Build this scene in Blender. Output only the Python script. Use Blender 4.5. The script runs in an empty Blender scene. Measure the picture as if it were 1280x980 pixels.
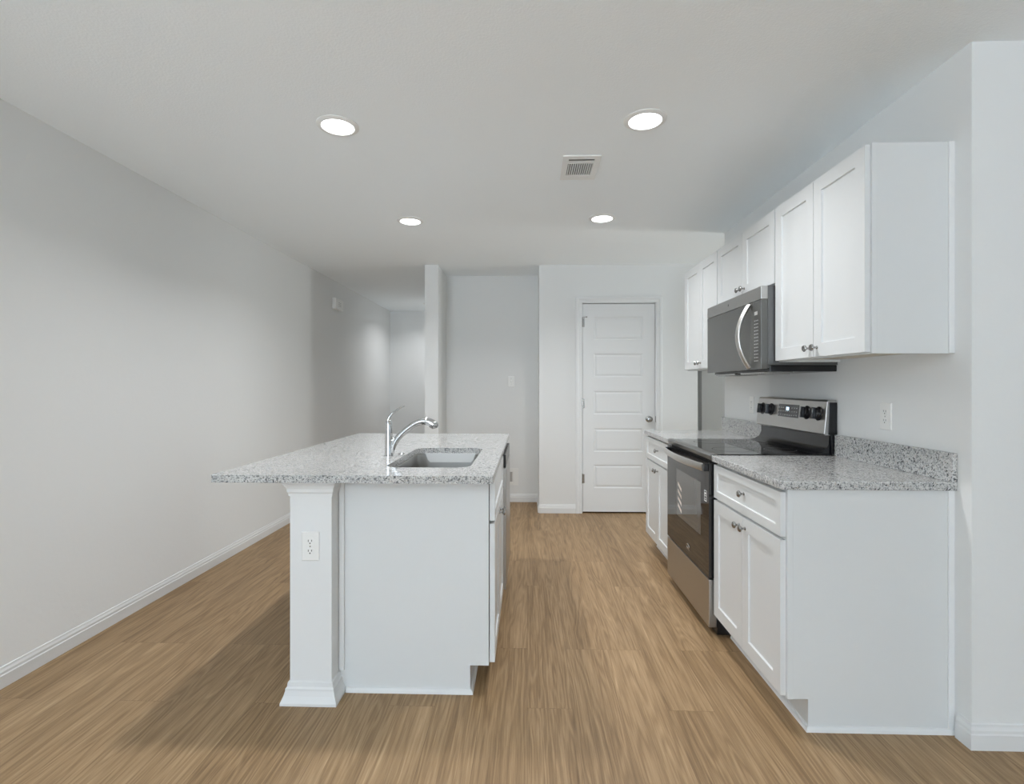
import bpy, bmesh, math, random
from mathutils import Vector, Matrix
random.seed(7)
SC = bpy.context.scene
COL = SC.collection
PI = math.pi

# ------------------------------------------------------------------ camera
CAM_H = 1.25
cd = bpy.data.cameras.new('camera')
cam = bpy.data.objects.new('camera', cd)
COL.objects.link(cam)
cam.location = (0, 0, CAM_H)
cam.rotation_euler = (PI / 2, 0, math.radians(1.7))
cd.sensor_fit = 'HORIZONTAL'
cd.sensor_width = 36.0
cd.lens = 18.0
cd.shift_y = -7.5 / 1280
cd.clip_start = 0.05
SC.camera = cam

# ------------------------------------------------------------------ view, world, daylight
SC.view_settings.view_transform = 'Standard'
SC.view_settings.look = 'None'
SC.view_settings.exposure = 0.30
SC.view_settings.gamma = 1.0
SC.view_settings.use_curve_mapping = False
SC.cycles.use_denoising = True
SC.cycles.max_bounces = 10
SC.cycles.diffuse_bounces = 7
SC.cycles.glossy_bounces = 5
SC.cycles.sample_clamp_indirect = 4.0
w = bpy.data.worlds.new('world')
SC.world = w
w.use_nodes = True
w.node_tree.nodes['Background'].inputs[0].default_value = (0.75, 0.87, 1.0, 1)
w.node_tree.nodes['Background'].inputs[1].default_value = 0.9


def area(name, loc, rot, sx, sy, power, col):
    l = bpy.data.lights.new(name, 'AREA')
    l.shape = 'RECTANGLE'
    l.size, l.size_y, l.energy, l.color = sx, sy, power, col
    o = bpy.data.objects.new(name, l)
    COL.objects.link(o)
    o.location, o.rotation_euler = loc, rot
    return o


DAY = (0.80, 0.90, 1.0)
# daylight through the patio door of the living area behind the camera
# (tilted well up, standing in for patio bounce, to brighten the ceiling)
area('daylight_patio_door', (-0.8, -4.40, 1.10), (PI / 2 + math.radians(45), 0, 0), 2.3, 2.0, 112, DAY)
area('fill_left_uplight', (-2.08, -2.6, 1.35), (PI / 2 + math.radians(84), 0, -PI / 2), 2.4, 1.5, 210, DAY)  # unseen uplight added at an invented side window to brighten the ceiling
# daylight through the window at the end of the side passage
area('daylight_passage_window', (4.12, 4.55, 1.30), (PI / 2 + math.radians(27), 0, PI / 2), 0.7, 1.7, 36, (0.90, 0.94, 0.93))

CEIL = 2.44
LX = -2.18      # left wall face
RX = 1.535     # kitchen wall face

# ------------------------------------------------------------------ materials
def newmat(name):
    m = bpy.data.materials.new(name)
    m.use_nodes = True
    nt = m.node_tree
    return m, nt, nt.nodes['Principled BSDF']


def N(nt, kind, **kw):
    n = nt.nodes.new(kind)
    for k, v in kw.items():
        setattr(n, k, v)
    return n


def simple(name, col, rough=0.5, metal=0.0, spec=0.5, bump=None, coat=0.0):
    m, nt, b = newmat(name)
    b.inputs['Base Color'].default_value = (*col, 1)
    b.inputs['Roughness'].default_value = rough
    b.inputs['Metallic'].default_value = metal
    b.inputs['Specular IOR Level'].default_value = spec
    if coat:
        b.inputs['Coat Weight'].default_value = coat
        b.inputs['Coat Roughness'].default_value = 0.05
    tc = N(nt, 'ShaderNodeTexCoord')
    no = N(nt, 'ShaderNodeTexNoise')
    no.inputs['Scale'].default_value = bump[0] if bump else 60
    no.inputs['Detail'].default_value = 3
    nt.links.new(tc.outputs['Object'], no.inputs['Vector'])
    bp = N(nt, 'ShaderNodeBump')
    bp.inputs['Strength'].default_value = bump[1] if bump else 0.02
    bp.inputs['Distance'].default_value = bump[2] if bump else 0.001
    nt.links.new(no.outputs['Fac'], bp.inputs['Height'])
    nt.links.new(bp.outputs['Normal'], b.inputs['Normal'])
    return m


M_WALL = simple('wall_paint', (0.775, 0.785, 0.78), 0.75, spec=0.25, bump=(45, 0.25, 0.002))
M_CEIL = simple('ceiling_paint', (0.915, 0.955, 0.975), 0.9, spec=0.15, bump=(120, 0.35, 0.003))
M_TRIM = simple('trim_paint', (0.765, 0.775, 0.775), 0.35, spec=0.4)
M_CAB = simple('cabinet_paint', (0.70, 0.715, 0.715), 0.32, spec=0.4)
M_CABIN = simple('cabinet_underside', (0.62, 0.56, 0.46), 0.6)
M_PLASTIC = simple('white_plastic', (0.82, 0.82, 0.80), 0.35)
M_DARK = simple('dark_slot', (0.02, 0.02, 0.02), 0.6)
M_BLACK = simple('black_enamel', (0.008, 0.008, 0.010), 0.22)
M_BGLASS = simple('black_glass', (0.010, 0.010, 0.011), 0.03, spec=0.8, bump=(3, 0.0, 0.0))
M_MWGLASS = simple('smoked_microwave_glass', (0.070, 0.070, 0.064), 0.20, spec=0.9)
M_NICKEL = simple('brushed_nickel', (0.40, 0.395, 0.385), 0.22, 1.0)
M_CHROME = simple('chrome', (0.66, 0.67, 0.68), 0.07, 1.0, bump=(3, 0.0, 0.0))
M_DKMETAL = simple('dark_grey_metal', (0.16, 0.16, 0.16), 0.4, 0.8)
M_VOID = simple('dark_duct', (0.10, 0.10, 0.10), 0.8)


def steel(name, col, rough, axis):
    m, nt, b = newmat(name)
    b.inputs['Metallic'].default_value = 1.0
    tc = N(nt, 'ShaderNodeTexCoord')
    mp = N(nt, 'ShaderNodeMapping')
    sc = [900, 900, 900]
    sc[axis] = 6
    mp.inputs['Scale'].default_value = sc
    no = N(nt, 'ShaderNodeTexNoise')
    no.inputs['Scale'].default_value = 1
    no.inputs['Detail'].default_value = 2
    nt.links.new(tc.outputs['Object'], mp.inputs[0])
    nt.links.new(mp.outputs[0], no.inputs['Vector'])
    mr = N(nt, 'ShaderNodeMapRange')
    mr.inputs['To Min'].default_value = rough - 0.06
    mr.inputs['To Max'].default_value = rough + 0.08
    nt.links.new(no.outputs['Fac'], mr.inputs['Value'])
    nt.links.new(mr.outputs[0], b.inputs['Roughness'])
    mx = N(nt, 'ShaderNodeMix', data_type='RGBA')
    mx.inputs['A'].default_value = (*[c * 0.92 for c in col], 1)
    mx.inputs['B'].default_value = (*col, 1)
    nt.links.new(no.outputs['Fac'], mx.inputs['Factor'])
    nt.links.new(mx.outputs['Result'], b.inputs['Base Color'])
    return m


M_TRIMSTEEL = steel('dark_trim_steel', (0.26, 0.255, 0.245), 0.30, 1)
M_STEEL = steel('stainless_steel', (0.50, 0.49, 0.475), 0.30, 1)
M_HANDLE = steel('bright_handle_steel', (0.70, 0.69, 0.67), 0.30, 1)
M_SINK = steel('sink_steel', (0.46, 0.455, 0.44), 0.30, 0)


def emit(name, col, s):
    m, nt, b = newmat(name)
    b.inputs['Base Color'].default_value = (0.8, 0.8, 0.8, 1)
    b.inputs['Emission Color'].default_value = (*col, 1)
    b.inputs['Emission Strength'].default_value = s
    return m


M_LED = emit('downlight_lens', (0.95, 0.98, 1.0), 6.0)
M_DIGIT = emit('clock_digits', (0.5, 0.75, 1.0), 1.6)


def granite():
    m, nt, b = newmat('speckled_granite')
    tc = N(nt, 'ShaderNodeTexCoord')
    dn = N(nt, 'ShaderNodeTexNoise')
    dn.inputs['Scale'].default_value = 160
    dn.inputs['Detail'].default_value = 2
    nt.links.new(tc.outputs['Object'], dn.inputs['Vector'])
    md = N(nt, 'ShaderNodeVectorMath', operation='MULTIPLY_ADD')
    md.inputs[1].default_value = (0.008, 0.008, 0.008)
    nt.links.new(dn.outputs['Color'], md.inputs[0])
    nt.links.new(tc.outputs['Object'], md.inputs[2])

    def vor(scale, stops):
        v = N(nt, 'ShaderNodeTexVoronoi')
        v.inputs['Scale'].default_value = scale
        nt.links.new(md.outputs[0], v.inputs['Vector'])
        sp = N(nt, 'ShaderNodeSeparateColor')
        nt.links.new(v.outputs['Color'], sp.inputs[0])
        r = N(nt, 'ShaderNodeValToRGB')
        r.color_ramp.interpolation = 'CONSTANT'
        while len(r.color_ramp.elements) < len(stops):
            r.color_ramp.elements.new(0.5)
        for e, (p, c) in zip(r.color_ramp.elements, stops):
            e.position = p
            e.color = (*c, 1)
        nt.links.new(sp.outputs[0], r.inputs[0])
        return r
    a = vor(260, [(0, (0.58, 0.58, 0.57)), (0.42, (0.47, 0.475, 0.47)), (0.66, (0.33, 0.335, 0.33)),
                  (0.82, (0.20, 0.205, 0.21)), (0.92, (0.47, 0.43, 0.385)), (0.96, (0.06, 0.06, 0.065))])
    c = vor(130, [(0, (1, 1, 1)), (0.90, (0.60, 0.61, 0.63)), (0.975, (0.25, 0.26, 0.28))])
    mx = N(nt, 'ShaderNodeMix', data_type='RGBA', blend_type='MULTIPLY')
    mx.inputs['Factor'].default_value = 0.85
    nt.links.new(a.outputs[0], mx.inputs['A'])
    nt.links.new(c.outputs[0], mx.inputs['B'])
    nt.links.new(mx.outputs['Result'], b.inputs['Base Color'])
    b.inputs['Roughness'].default_value = 0.12
    b.inputs['Specular IOR Level'].default_value = 0.6
    return m


M_GRAN = granite()


def floor_mat():
    m, nt, b = newmat('oak_plank_floor')
    L = nt.links.new
    tc = N(nt, 'ShaderNodeTexCoord')
    sx = N(nt, 'ShaderNodeSeparateXYZ')
    L(tc.outputs['Object'], sx.inputs[0])
    cb = N(nt, 'ShaderNodeCombineXYZ')
    L(sx.outputs['Y'], cb.inputs['X'])
    L(sx.outputs['X'], cb.inputs['Y'])

    def brick(c1, c2, mort):
        br = N(nt, 'ShaderNodeTexBrick')
        br.offset = 0.37
        br.offset_frequency = 3
        br.inputs['Scale'].default_value = 1.0
        br.inputs['Brick Width'].default_value = 1.22
        br.inputs['Row Height'].default_value = 0.180
        br.inputs['Mortar Size'].default_value = 0.0011
        br.inputs['Mortar Smooth'].default_value = 0.2
        br.inputs['Bias'].default_value = 0
        br.inputs['Color1'].default_value = c1
        br.inputs['Color2'].default_value = c2
        br.inputs['Mortar'].default_value = mort
        L(cb.outputs[0], br.inputs['Vector'])
        return br
    br = brick((0, 0, 0, 1), (1, 1, 1, 1), (0.5, 0.5, 0.5, 1))
    rnd = N(nt, 'ShaderNodeSeparateColor')
    L(br.outputs['Color'], rnd.inputs[0])
    off = N(nt, 'ShaderNodeMath', operation='MULTIPLY')
    off.inputs[1].default_value = 37.0
    L(rnd.outputs[0], off.inputs[0])

    def noise(scx, scy, scale, detail, rough, dist=0.0):
        mp = N(nt, 'ShaderNodeMapping')
        mp.inputs['Scale'].default_value = (scx, scy, 1)
        L(tc.outputs['Object'], mp.inputs[0])
        n = N(nt, 'ShaderNodeTexNoise', noise_dimensions='4D')
        n.inputs['Scale'].default_value = scale
        n.inputs['Detail'].default_value = detail
        n.inputs['Roughness'].default_value = rough
        n.inputs['Distortion'].default_value = dist
        L(mp.outputs[0], n.inputs['Vector'])
        L(off.outputs[0], n.inputs['W'])
        return n
    rings = noise(5.0, 0.42, 1.0, 3.5, 0.55, 0.45)
    mul = N(nt, 'ShaderNodeMath', operation='MULTIPLY')
    mul.inputs[1].default_value = 135.0
    L(rings.outputs['Fac'], mul.inputs[0])
    sn = N(nt, 'ShaderNodeMath', operation='SINE')
    L(mul.outputs[0], sn.inputs[0])
    rg = N(nt, 'ShaderNodeMapRange')
    rg.inputs['From Min'].default_value = -1
    L(sn.outputs[0], rg.inputs['Value'])
    fine = noise(190, 4.5, 1.0, 6, 0.72)
    mid = noise(20, 0.8, 1.0, 5, 0.65, 0.8)
    big = noise(3.0, 0.8, 1.0, 2, 0.5)

    def madd(a, k, c=None):
        n = N(nt, 'ShaderNodeMath', operation='MULTIPLY_ADD')
        L(a, n.inputs[0])
        n.inputs[1].default_value = k
        if c is None:
            n.inputs[2].default_value = 0
        elif isinstance(c, float):
            n.inputs[2].default_value = c
        else:
            L(c, n.inputs[2])
        return n.outputs[0]
    v = madd(rg.outputs[0], 0.115)
    v = madd(fine.outputs['Fac'], 0.66, v)
    v = madd(mid.outputs['Fac'], 0.52, v)
    v = madd(big.outputs['Fac'], 0.15, v)
    v = madd(rnd.outputs[0], 0.09, v)
    cr = N(nt, 'ShaderNodeValToRGB')
    e = cr.color_ramp.elements
    e[0].position = 0.52
    e[0].color = (0.155, 0.092, 0.044, 1)
    e[1].position = 1.05
    e[1].color = (0.50, 0.350, 0.203, 1)
    k = e.new(0.70)
    k.color = (0.262, 0.166, 0.083, 1)
    k = e.new(0.89)
    k.color = (0.388, 0.257, 0.139, 1)
    L(v, cr.inputs[0])
    mo = brick((1, 1, 1, 1), (1, 1, 1, 1), (0.62, 0.60, 0.58, 1))
    mx = N(nt, 'ShaderNodeMix', data_type='RGBA', blend_type='MULTIPLY')
    mx.inputs['Factor'].default_value = 0.8
    L(cr.outputs[0], mx.inputs['A'])
    L(mo.outputs['Color'], mx.inputs['B'])
    L(mx.outputs['Result'], b.inputs['Base Color'])
    b.inputs['Roughness'].default_value = 0.48
    b.inputs['Specular IOR Level'].default_value = 0.35
    bp = N(nt, 'ShaderNodeBump')
    bp.inputs['Strength'].default_value = 0.15
    bp.inputs['Distance'].default_value = 0.001
    L(v, bp.inputs['Height'])
    L(bp.outputs['Normal'], b.inputs['Normal'])
    return m


M_FLOOR = floor_mat()


def glass_mat():
    m, nt, b = newmat('window_glass')
    b.inputs['Base Color'].default_value = (0.95, 0.97, 0.97, 1)
    b.inputs['Roughness'].default_value = 0.0
    b.inputs['Transmission Weight'].default_value = 1.0
    b.inputs['IOR'].default_value = 1.45
    return m


M_PANE = glass_mat()
M_KEYS = simple('pale_key_print', (0.45, 0.45, 0.44), 0.5)
M_BAR = simple('pale_bar', (0.78, 0.70, 0.64), 0.4)
M_RECESS = simple('grey_recess', (0.42, 0.41, 0.40), 0.6)


def oven_glass():
    m, nt, b = newmat('tinted_oven_window')
    b.inputs['Base Color'].default_value = (0.11, 0.107, 0.10, 1)
    b.inputs['Roughness'].default_value = 0.02
    b.inputs['Specular IOR Level'].default_value = 0.9
    return m


M_OVENWIN = oven_glass()

# ------------------------------------------------------------------ mesh builders
class MB:
    """collects geometry for ONE mesh object, in world coordinates"""
    def __init__(s, f=None):
        s.v, s.f, s.map = [], [], f or (lambda u, v, w: (u, v, w))

    def add(s, pts, faces):
        n = len(s.v)
        s.v += [s.map(*p) for p in pts]
        s.f += [tuple(n + i for i in q) for q in faces]

    def box(s, x0, x1, y0, y1, z0, z1):
        s.add([(x, y, z) for x in (x0, x1) for y in (y0, y1) for z in (z0, z1)],
              [(0, 1, 3, 2), (4, 6, 7, 5), (0, 4, 5, 1), (2, 3, 7, 6), (0, 2, 6, 4), (1, 5, 7, 3)])
        return s

    def loft(s, loops, cap0=True, cap1=True, close=True):
        n = len(loops[0])
        pts = [p for l in loops for p in l]
        fs = []
        for i in range(len(loops) - 1):
            for j in range(n if close else n - 1):
                k = (j + 1) % n
                fs.append((i * n + j, i * n + k, (i + 1) * n + k, (i + 1) * n + j))
        if cap0:
            fs.append(tuple(range(n)))
        if cap1:
            fs.append(tuple((len(loops) - 1) * n + j for j in range(n)))
        s.add(pts, fs)
        return s

    def lathe(s, o, axis, prof, seg=24):
        """prof: (radius, distance along axis) list"""
        o, a = Vector(o), Vector(axis).normalized()
        t = Vector((0, 0, 1)) if abs(a.z) < 0.9 else Vector((1, 0, 0))
        b1 = a.cross(t).normalized()
        b2 = a.cross(b1)
        loops = []
        for r, d in prof:
            r = max(r, 1e-5)
            loops.append([tuple(o + a * d + (b1 * math.cos(2 * PI * i / seg) + b2 * math.sin(2 * PI * i / seg)) * r)
                          for i in range(seg)])
        return s.loft(loops)

    def tube(s, pts, rad, seg=16, up=(0, 0, 1), flat=None):
        """sweep; rad: radius or list; flat: (a, b) half sizes of an ellipse across / along up"""
        P = [Vector(p) for p in pts]
        n = len(P)
        loops = []
        for i, p in enumerate(P):
            t = (P[min(i + 1, n - 1)] - P[max(i - 1, 0)]).normalized()
            u = Vector(up)
            side = t.cross(u)
            if side.length < 1e-4:
                side = t.cross(Vector((0, 1, 0)))
            side.normalize()
            nn = side.cross(t).normalized()
            r = rad[i] if isinstance(rad, (list, tuple)) else rad
            a, b = flat[i] if isinstance(flat, list) else (flat if flat else (r, r))
            loops.append([tuple(p + side * math.cos(2 * PI * k / seg) * a + nn * math.sin(2 * PI * k / seg) * b)
                          for k in range(seg)])
        return s.loft(loops)

    def front(s, u0, u1, v0, v1, w0, w1, opens, prof):
        """a slab u0..u1 x v0..v1 from w0 (back) to w1 (face) with stacked openings sharing
        their u range; prof: (inset, depth) steps from the face into each opening"""
        ou0, ou1 = opens[0][0], opens[0][1]
        s.add([(u0, v0, w0), (u1, v0, w0), (u1, v1, w0), (u0, v1, w0),
               (u0, v0, w1), (u1, v0, w1), (u1, v1, w1), (u0, v1, w1)],
              [(0, 1, 2, 3), (0, 1, 5, 4), (1, 2, 6, 5), (2, 3, 7, 6), (3, 0, 4, 7)])
        q = lambda a, b, c, d: s.add([(a, c, w1), (b, c, w1), (b, d, w1), (a, d, w1)], [(0, 1, 2, 3)])
        q(u0, ou0, v0, v1)
        q(ou1, u1, v0, v1)
        vs = [v0] + [x for o in opens for x in (o[2], o[3])] + [v1]
        for i in range(0, len(vs), 2):
            q(ou0, ou1, vs[i], vs[i + 1])
        for (a, b, c, d) in opens:
            loops = [[(a + i, c + i, w1 - k), (b - i, c + i, w1 - k), (b - i, d - i, w1 - k), (a + i, d - i, w1 - k)]
                     for i, k in [(0, 0)] + prof]
            s.loft(loops, cap0=False)
        return s

    def build(s, name, mat, parent=None, bevel=0.0, smooth=False, solid=0.0, merge=False, label=None, segs=2):
        base = Vector((0, 0, 0))
        if parent is not None:
            p = parent
            while p is not None:
                base += p.location
                p = p.parent
        me = bpy.data.meshes.new(name)
        me.from_pydata([tuple(Vector(v) - base) for v in s.v], [], s.f)
        bm = bmesh.new()
        bm.from_mesh(me)
        if merge:
            bmesh.ops.remove_doubles(bm, verts=bm.verts, dist=1e-5)
        bmesh.ops.recalc_face_normals(bm, faces=bm.faces)
        bm.to_mesh(me)
        bm.free()
        mats = mat if isinstance(mat, list) else [mat]
        for x in mats:
            me.materials.append(x)
        o = bpy.data.objects.new(name, me)
        COL.objects.link(o)
        o.parent = parent
        if solid:
            md = o.modifiers.new('solid', 'SOLIDIFY')
            md.thickness = solid
            md.offset = 1
        if bevel:
            md = o.modifiers.new('bevel', 'BEVEL')
            md.width = bevel
            md.segments = segs
            md.limit_method = 'ANGLE'
            md.angle_limit = math.radians(50)
        if smooth:
            for p in me.polygons:
                p.use_smooth = True
            if smooth != 'all':
                me.set_sharp_from_angle(angle=math.radians(40))
        if label:
            o['label'] = label
        return o


def catmull(ctrl, n=8):
    """smooth interpolation of tuples of any length"""
    out = []
    m = len(ctrl)
    for i in range(m - 1):
        p0, p1, p2, p3 = ctrl[max(i - 1, 0)], ctrl[i], ctrl[i + 1], ctrl[min(i + 2, m - 1)]
        for k in range(n):
            t = k / n
            out.append(tuple(0.5 * (2 * b + (c - a) * t + (2 * a - 5 * b + 4 * c - d) * t * t + (3 * b - a - 3 * c + d) * t ** 3)
                             for a, b, c, d in zip(p0, p1, p2, p3)))
    out.append(tuple(ctrl[-1]))
    return out


def rrect(x0, x1, y0, y1, r, z, n=8):
    L = []
    for cx, cy, a0 in ((x1 - r, y1 - r, 0), (x0 + r, y1 - r, 90), (x0 + r, y0 + r, 180), (x1 - r, y0 + r, 270)):
        for i in range(n + 1):
            a = math.radians(a0 + 90 * i / n)
            L.append((cx + r * math.cos(a), cy + r * math.sin(a), z))
    return L


def tag(o, label, cat, group=None):
    o['label'] = label
    o['category'] = cat
    if group:
        o['group'] = group
    return o


def thing(name, loc, label, cat, group=None):
    o = bpy.data.objects.new(name, None)
    o.empty_display_size = 0.1
    COL.objects.link(o)
    o.location = loc
    return tag(o, label, cat, group)


def struct(name, mb, mat, **kw):
    o = mb.build(name, mat, **kw)
    if not kw.get('parent'):
        o['kind'] = 'structure'
    return o


LEFTFACE = lambda x: (lambda u, v, w: (x - w, u, v))     # faces -X, u along Y
RIGHTFACE = lambda x: (lambda u, v, w: (x + w, u, v))    # faces +X
CAMFACE = lambda y: (lambda u, v, w: (u, y - w, v))      # faces the camera

# ------------------------------------------------------------------ room shell
T = 0.12
BY, HY = -4.5, 8.07          # back wall of living area / hall end
struct('floor', MB().box(LX - T, 4.3, BY - T, HY + T, -0.08, 0), M_FLOOR)
struct('ceiling', MB().box(LX - T, 4.3, BY - T, HY + T, CEIL, CEIL + 0.1), M_CEIL)
struct('wall_hall_end', MB().box(LX, -0.94, HY, HY + T, 0, CEIL), M_WALL)
struct('wall_stub', MB().box(-1.005, -0.873, 5.0, HY, 0, CEIL), M_WALL)
struct('wall_niche', MB().box(-0.873, 0.118, 5.53, 5.65, 0, CEIL), M_WALL)
struct('wall_kitchen', MB().box(RX, RX + 0.118, 1.815, 4.03, 0, CEIL), M_WALL)
struct('wall_right_front', MB().box(RX + 0.118, 4.2, 1.815, 1.935, 0, CEIL), M_WALL)
# pantry block with the door opening
PY = 5.05
DX0, DX1, DZ = 0.537, 1.257, 2.066
pw = MB().box(0.118, DX0, PY, PY + T, 0, CEIL).box(DX1, 1.665, PY, PY + T, 0, CEIL).box(DX0, DX1, PY, PY + T, DZ, CEIL)
pw.box(0.118, 0.23, PY + T, 6.5, 0, CEIL).box(1.555, 1.665, PY + T, 6.5, 0, CEIL).box(0.23, 1.555, 6.4, 6.5, 0, CEIL)
struct('wall_pantry', pw, M_WALL)
struct('wall_passage', MB().box(1.856, 4.2, 5.5, 5.62, 0, CEIL).box(1.856, 1.97, 5.62, 6.5, 0, CEIL), M_WALL)
struct('light_block_passage', MB().box(2.22, 2.34, 4.97, 5.5, 0, CEIL), M_WALL)  # unseen partition added to keep window light off the visible passage wall
struct('wall_passage_end', MB().box(1.665, 1.856, 5.72, 5.82, 0, CEIL), M_WALL)
# right hand outer wall with a living room window and a passage window
def wall_x(x0, x1, y0, y1, opens):
    m = MB()
    y = y0
    for (a, b, z0, z1) in opens:
        m.box(x0, x1, y, a, 0, CEIL)
        if z0 > 0:
            m.box(x0, x1, a, b, 0, z0)
        m.box(x0, x1, a, b, z1, CEIL)
        y = b
    m.box(x0, x1, y, y1, 0, CEIL)
    return m


struct('wall_left', wall_x(LX - T, LX, BY, HY, [(-3.8, -1.4, 0.6, 2.1)]), M_WALL)
struct('wall_right_outer', wall_x(4.2, 4.32, BY, 5.62, [(-2.5, -0.7, 0.75, 2.1), (4.15, 4.95, 0.4, 2.1)]), M_WALL)
m = wall_x(BY - T, BY, LX, 4.2, [(-2.0, 0.4, 0.0, 2.1), (1.8, 3.6, 0.75, 2.1)])
m.v = [(b, a, c) for a, b, c in m.v]
struct('wall_behind', m, M_WALL)


def window(n, f, u0, u1, v0, v1, mull):
    fr = MB(f)
    k = 0.05
    fr.box(u0, u1, v0, v0 + k, 0, 0.08).box(u0, u1, v1 - k, v1, 0, 0.08)
    fr.box(u0, u0 + k, v0, v1, 0, 0.08).box(u1 - k, u1, v0, v1, 0, 0.08)
    if mull == 'v':
        c = (u0 + u1) / 2
        fr.box(c - 0.03, c + 0.03, v0, v1, 0, 0.08)
    else:
        c = (v0 + v1) / 2
        fr.box(u0, u1, c - 0.025, c + 0.025, 0, 0.08)
    o = struct(f'window_{n}', fr, M_TRIM, bevel=0.003)
    MB(f).box(u0 + k, u1 - k, v0 + k, v1 - k, 0.036, 0.042).build('pane', M_PANE, o)


window(1, lambda u, v, w: (u, BY - 0.1 + w, v), -2.0, 0.4, 0, 2.1, 'v')
window(2, lambda u, v, w: (u, BY - 0.1 + w, v), 1.8, 3.6, 0.75, 2.1, 'h')
window(3, lambda u, v, w: (4.3 - w, u, v), -2.5, -0.7, 0.75, 2.1, 'h')
window(5, lambda u, v, w: (LX - 0.1 + w, u, v), -3.8, -1.4, 0.6, 2.1, 'v')  # unseen window added for light from the left side
window(4, lambda u, v, w: (4.3 - w, u, v), 4.15, 4.95, 0.4, 2.1, 'h')


# baseboards: profile swept along a wall run given as ordered floor points (room on the left of travel)
BBP = [(0, 0), (0.014, 0), (0.014, 0.052), (0.0105, 0.056), (0.0105, 0.066), (0.006, 0.076), (0.005, 0.084), (0, 0.086)]


def sweep_profile(mb, pts, prof, closed=False, z0=0.0, flip=1):
    P = [Vector((x, y)) for x, y in pts]
    n = len(P)
    dirs = [(P[(i + 1) % n] - P[i]).normalized() for i in range(n if closed else n - 1)]
    loops = []
    for i in range(n):
        d0 = dirs[(i - 1) % len(dirs)] if (closed or i > 0) else dirs[0]
        d1 = dirs[i % len(dirs)] if (closed or i < n - 1) else dirs[-1]
        n0, n1 = Vector((-d0.y, d0.x)), Vector((-d1.y, d1.x))
        mt = (n0 + n1)
        mt = mt / mt.dot(n0) if mt.length > 1e-6 else n0
        loops.append([(P[i].x + mt.x * a * flip, P[i].y + mt.y * a * flip, z0 + h) for a, h in prof])
    if closed:
        loops.append(loops[0])
    return mb.loft(loops, cap0=not closed, cap1=not closed)


def baseboard(name, pts):
    return struct(name, sweep_profile(MB(), pts, BBP), M_TRIM)


baseboard('baseboard_left', [(LX, HY), (LX, BY)])
baseboard('baseboard_hall', [(-1.005, 5.0), (-1.005, HY), (LX, HY)][::1])
baseboard('baseboard_niche', [(0.118, PY), (0.118, 5.53), (-0.873, 5.53), (-0.873, 5.0), (-1.005, 5.0)])
baseboard('baseboard_pantry_left', [(DX0 - 0.062, PY), (0.118, PY)])
baseboard('baseboard_pantry_right', [(1.665, 5.72), (1.665, PY), (DX1 + 0.062, PY)])
baseboard('baseboard_right', [(RX, 4.03), (RX + 0.118, 4.03), (RX + 0.118, 1.935), (4.2, 1.935)])
baseboard('baseboard_right_front', [(4.2, 1.815), (RX, 1.815), (RX, 1.868)])
baseboard('baseboard_passage', [(4.2, 5.5), (1.856, 5.5), (1.856, 5.72)])

# pantry door: jamb and casing (trim), slab (door) with panels, knob, hinges
CP = [(0, 0), (0.012, 0), (0.014, 0.006), (0.014, 0.030), (0.018, 0.036), (0.018, 0.055), (0.014, 0.062), (0, 0.062)]


def casing(y):
    m = MB()
    # inner outline of the casing, mitred corners; profile (height off the wall, distance outward)
    I = [(DX0, 0), (DX0, DZ), (DX1, DZ), (DX1, 0)]
    O = [(-1, 0), (-1, 1), (1, 1), (1, 0)]
    loops = [[(x + ox * t, y - h, z + oz * t) for h, t in CP] for (x, z), (ox, oz) in zip(I, O)]
    m.loft(loops)
    return m


tr = struct('trim_1', casing(PY), M_TRIM)
jm = MB().box(DX0 - 0.0, DX0 + 0.004, PY - 0.002, PY + T, 0, DZ).box(DX1 - 0.004, DX1, PY - 0.002, PY + T, 0, DZ)
jm.box(DX0, DX1, PY - 0.002, PY + T, DZ - 0.004, DZ)
jm.box(DX0, DX0 + 0.016, PY + 0.042, PY + 0.055, 0, DZ).box(DX1 - 0.016, DX1, PY + 0.042, PY + 0.055, 0, DZ)
struct('trim_2', jm, M_TRIM)
sx0, sx1 = DX0 + 0.008, DX1 - 0.008
ops = [(0.655, 1.132, z - 0.114, z + 0.114) for z in (0.362, 0.7195, 1.0855, 1.453, 1.8165)]
DP = [(0.004, 0.005), (0.013, 0.007), (0.026, 0.003), (0.030, 0.0025)]
door = struct('door_1', MB(CAMFACE(PY + 0.037)).front(sx0, sx1, 0.016, DZ - 0.010, 0, 0.035, ops, DP), M_TRIM)
MB().lathe((1.190, PY + 0.002, 0.927), (0, -1, 0), [(0.031, 0), (0.031, 0.004), (0.026, 0.008), (0.012, 0.012), (0.011, 0.028),
          (0.020, 0.034), (0.0265, 0.044), (0.027, 0.054), (0.022, 0.062), (0.010, 0.065)], 28).build('door_knob', M_NICKEL, door, smooth=True, label='round satin nickel knob')
for i, z in enumerate((1.875, 1.08, 0.34)):
    h = MB().lathe((DX0 + 0.004, PY - 0.003, z - 0.045), (0, 0, 1), [(0.0065, 0), (0.0065, 0.09), (0.003, 0.094)], 12)
    h.box(DX0 + 0.004, DX0 + 0.026, PY - 0.001, PY + 0.0025, z - 0.044, z + 0.044)
    hh = h.build('hinge', M_NICKEL, door, smooth=True)
    if i == 0:
        st = MB().tube([(DX0 + 0.005, PY - 0.006, z + 0.05), (DX0 + 0.022, PY - 0.016, z + 0.05), (DX0 + 0.040, PY - 0.020, z + 0.05)], 0.003, 8)
        st.lathe((DX0 + 0.040, PY - 0.020, z + 0.05), (0.3, -0.2, 0), [(0.006, 0), (0.006, 0.01)], 10)
        st.build('door_stop', M_NICKEL, hh, smooth=True)
MB().box(DX1 - 0.0035, DX1 + 0.001, PY - 0.0045, PY + 0.03, 0.895, 0.955).build('strike_plate', M_DKMETAL, door)

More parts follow.
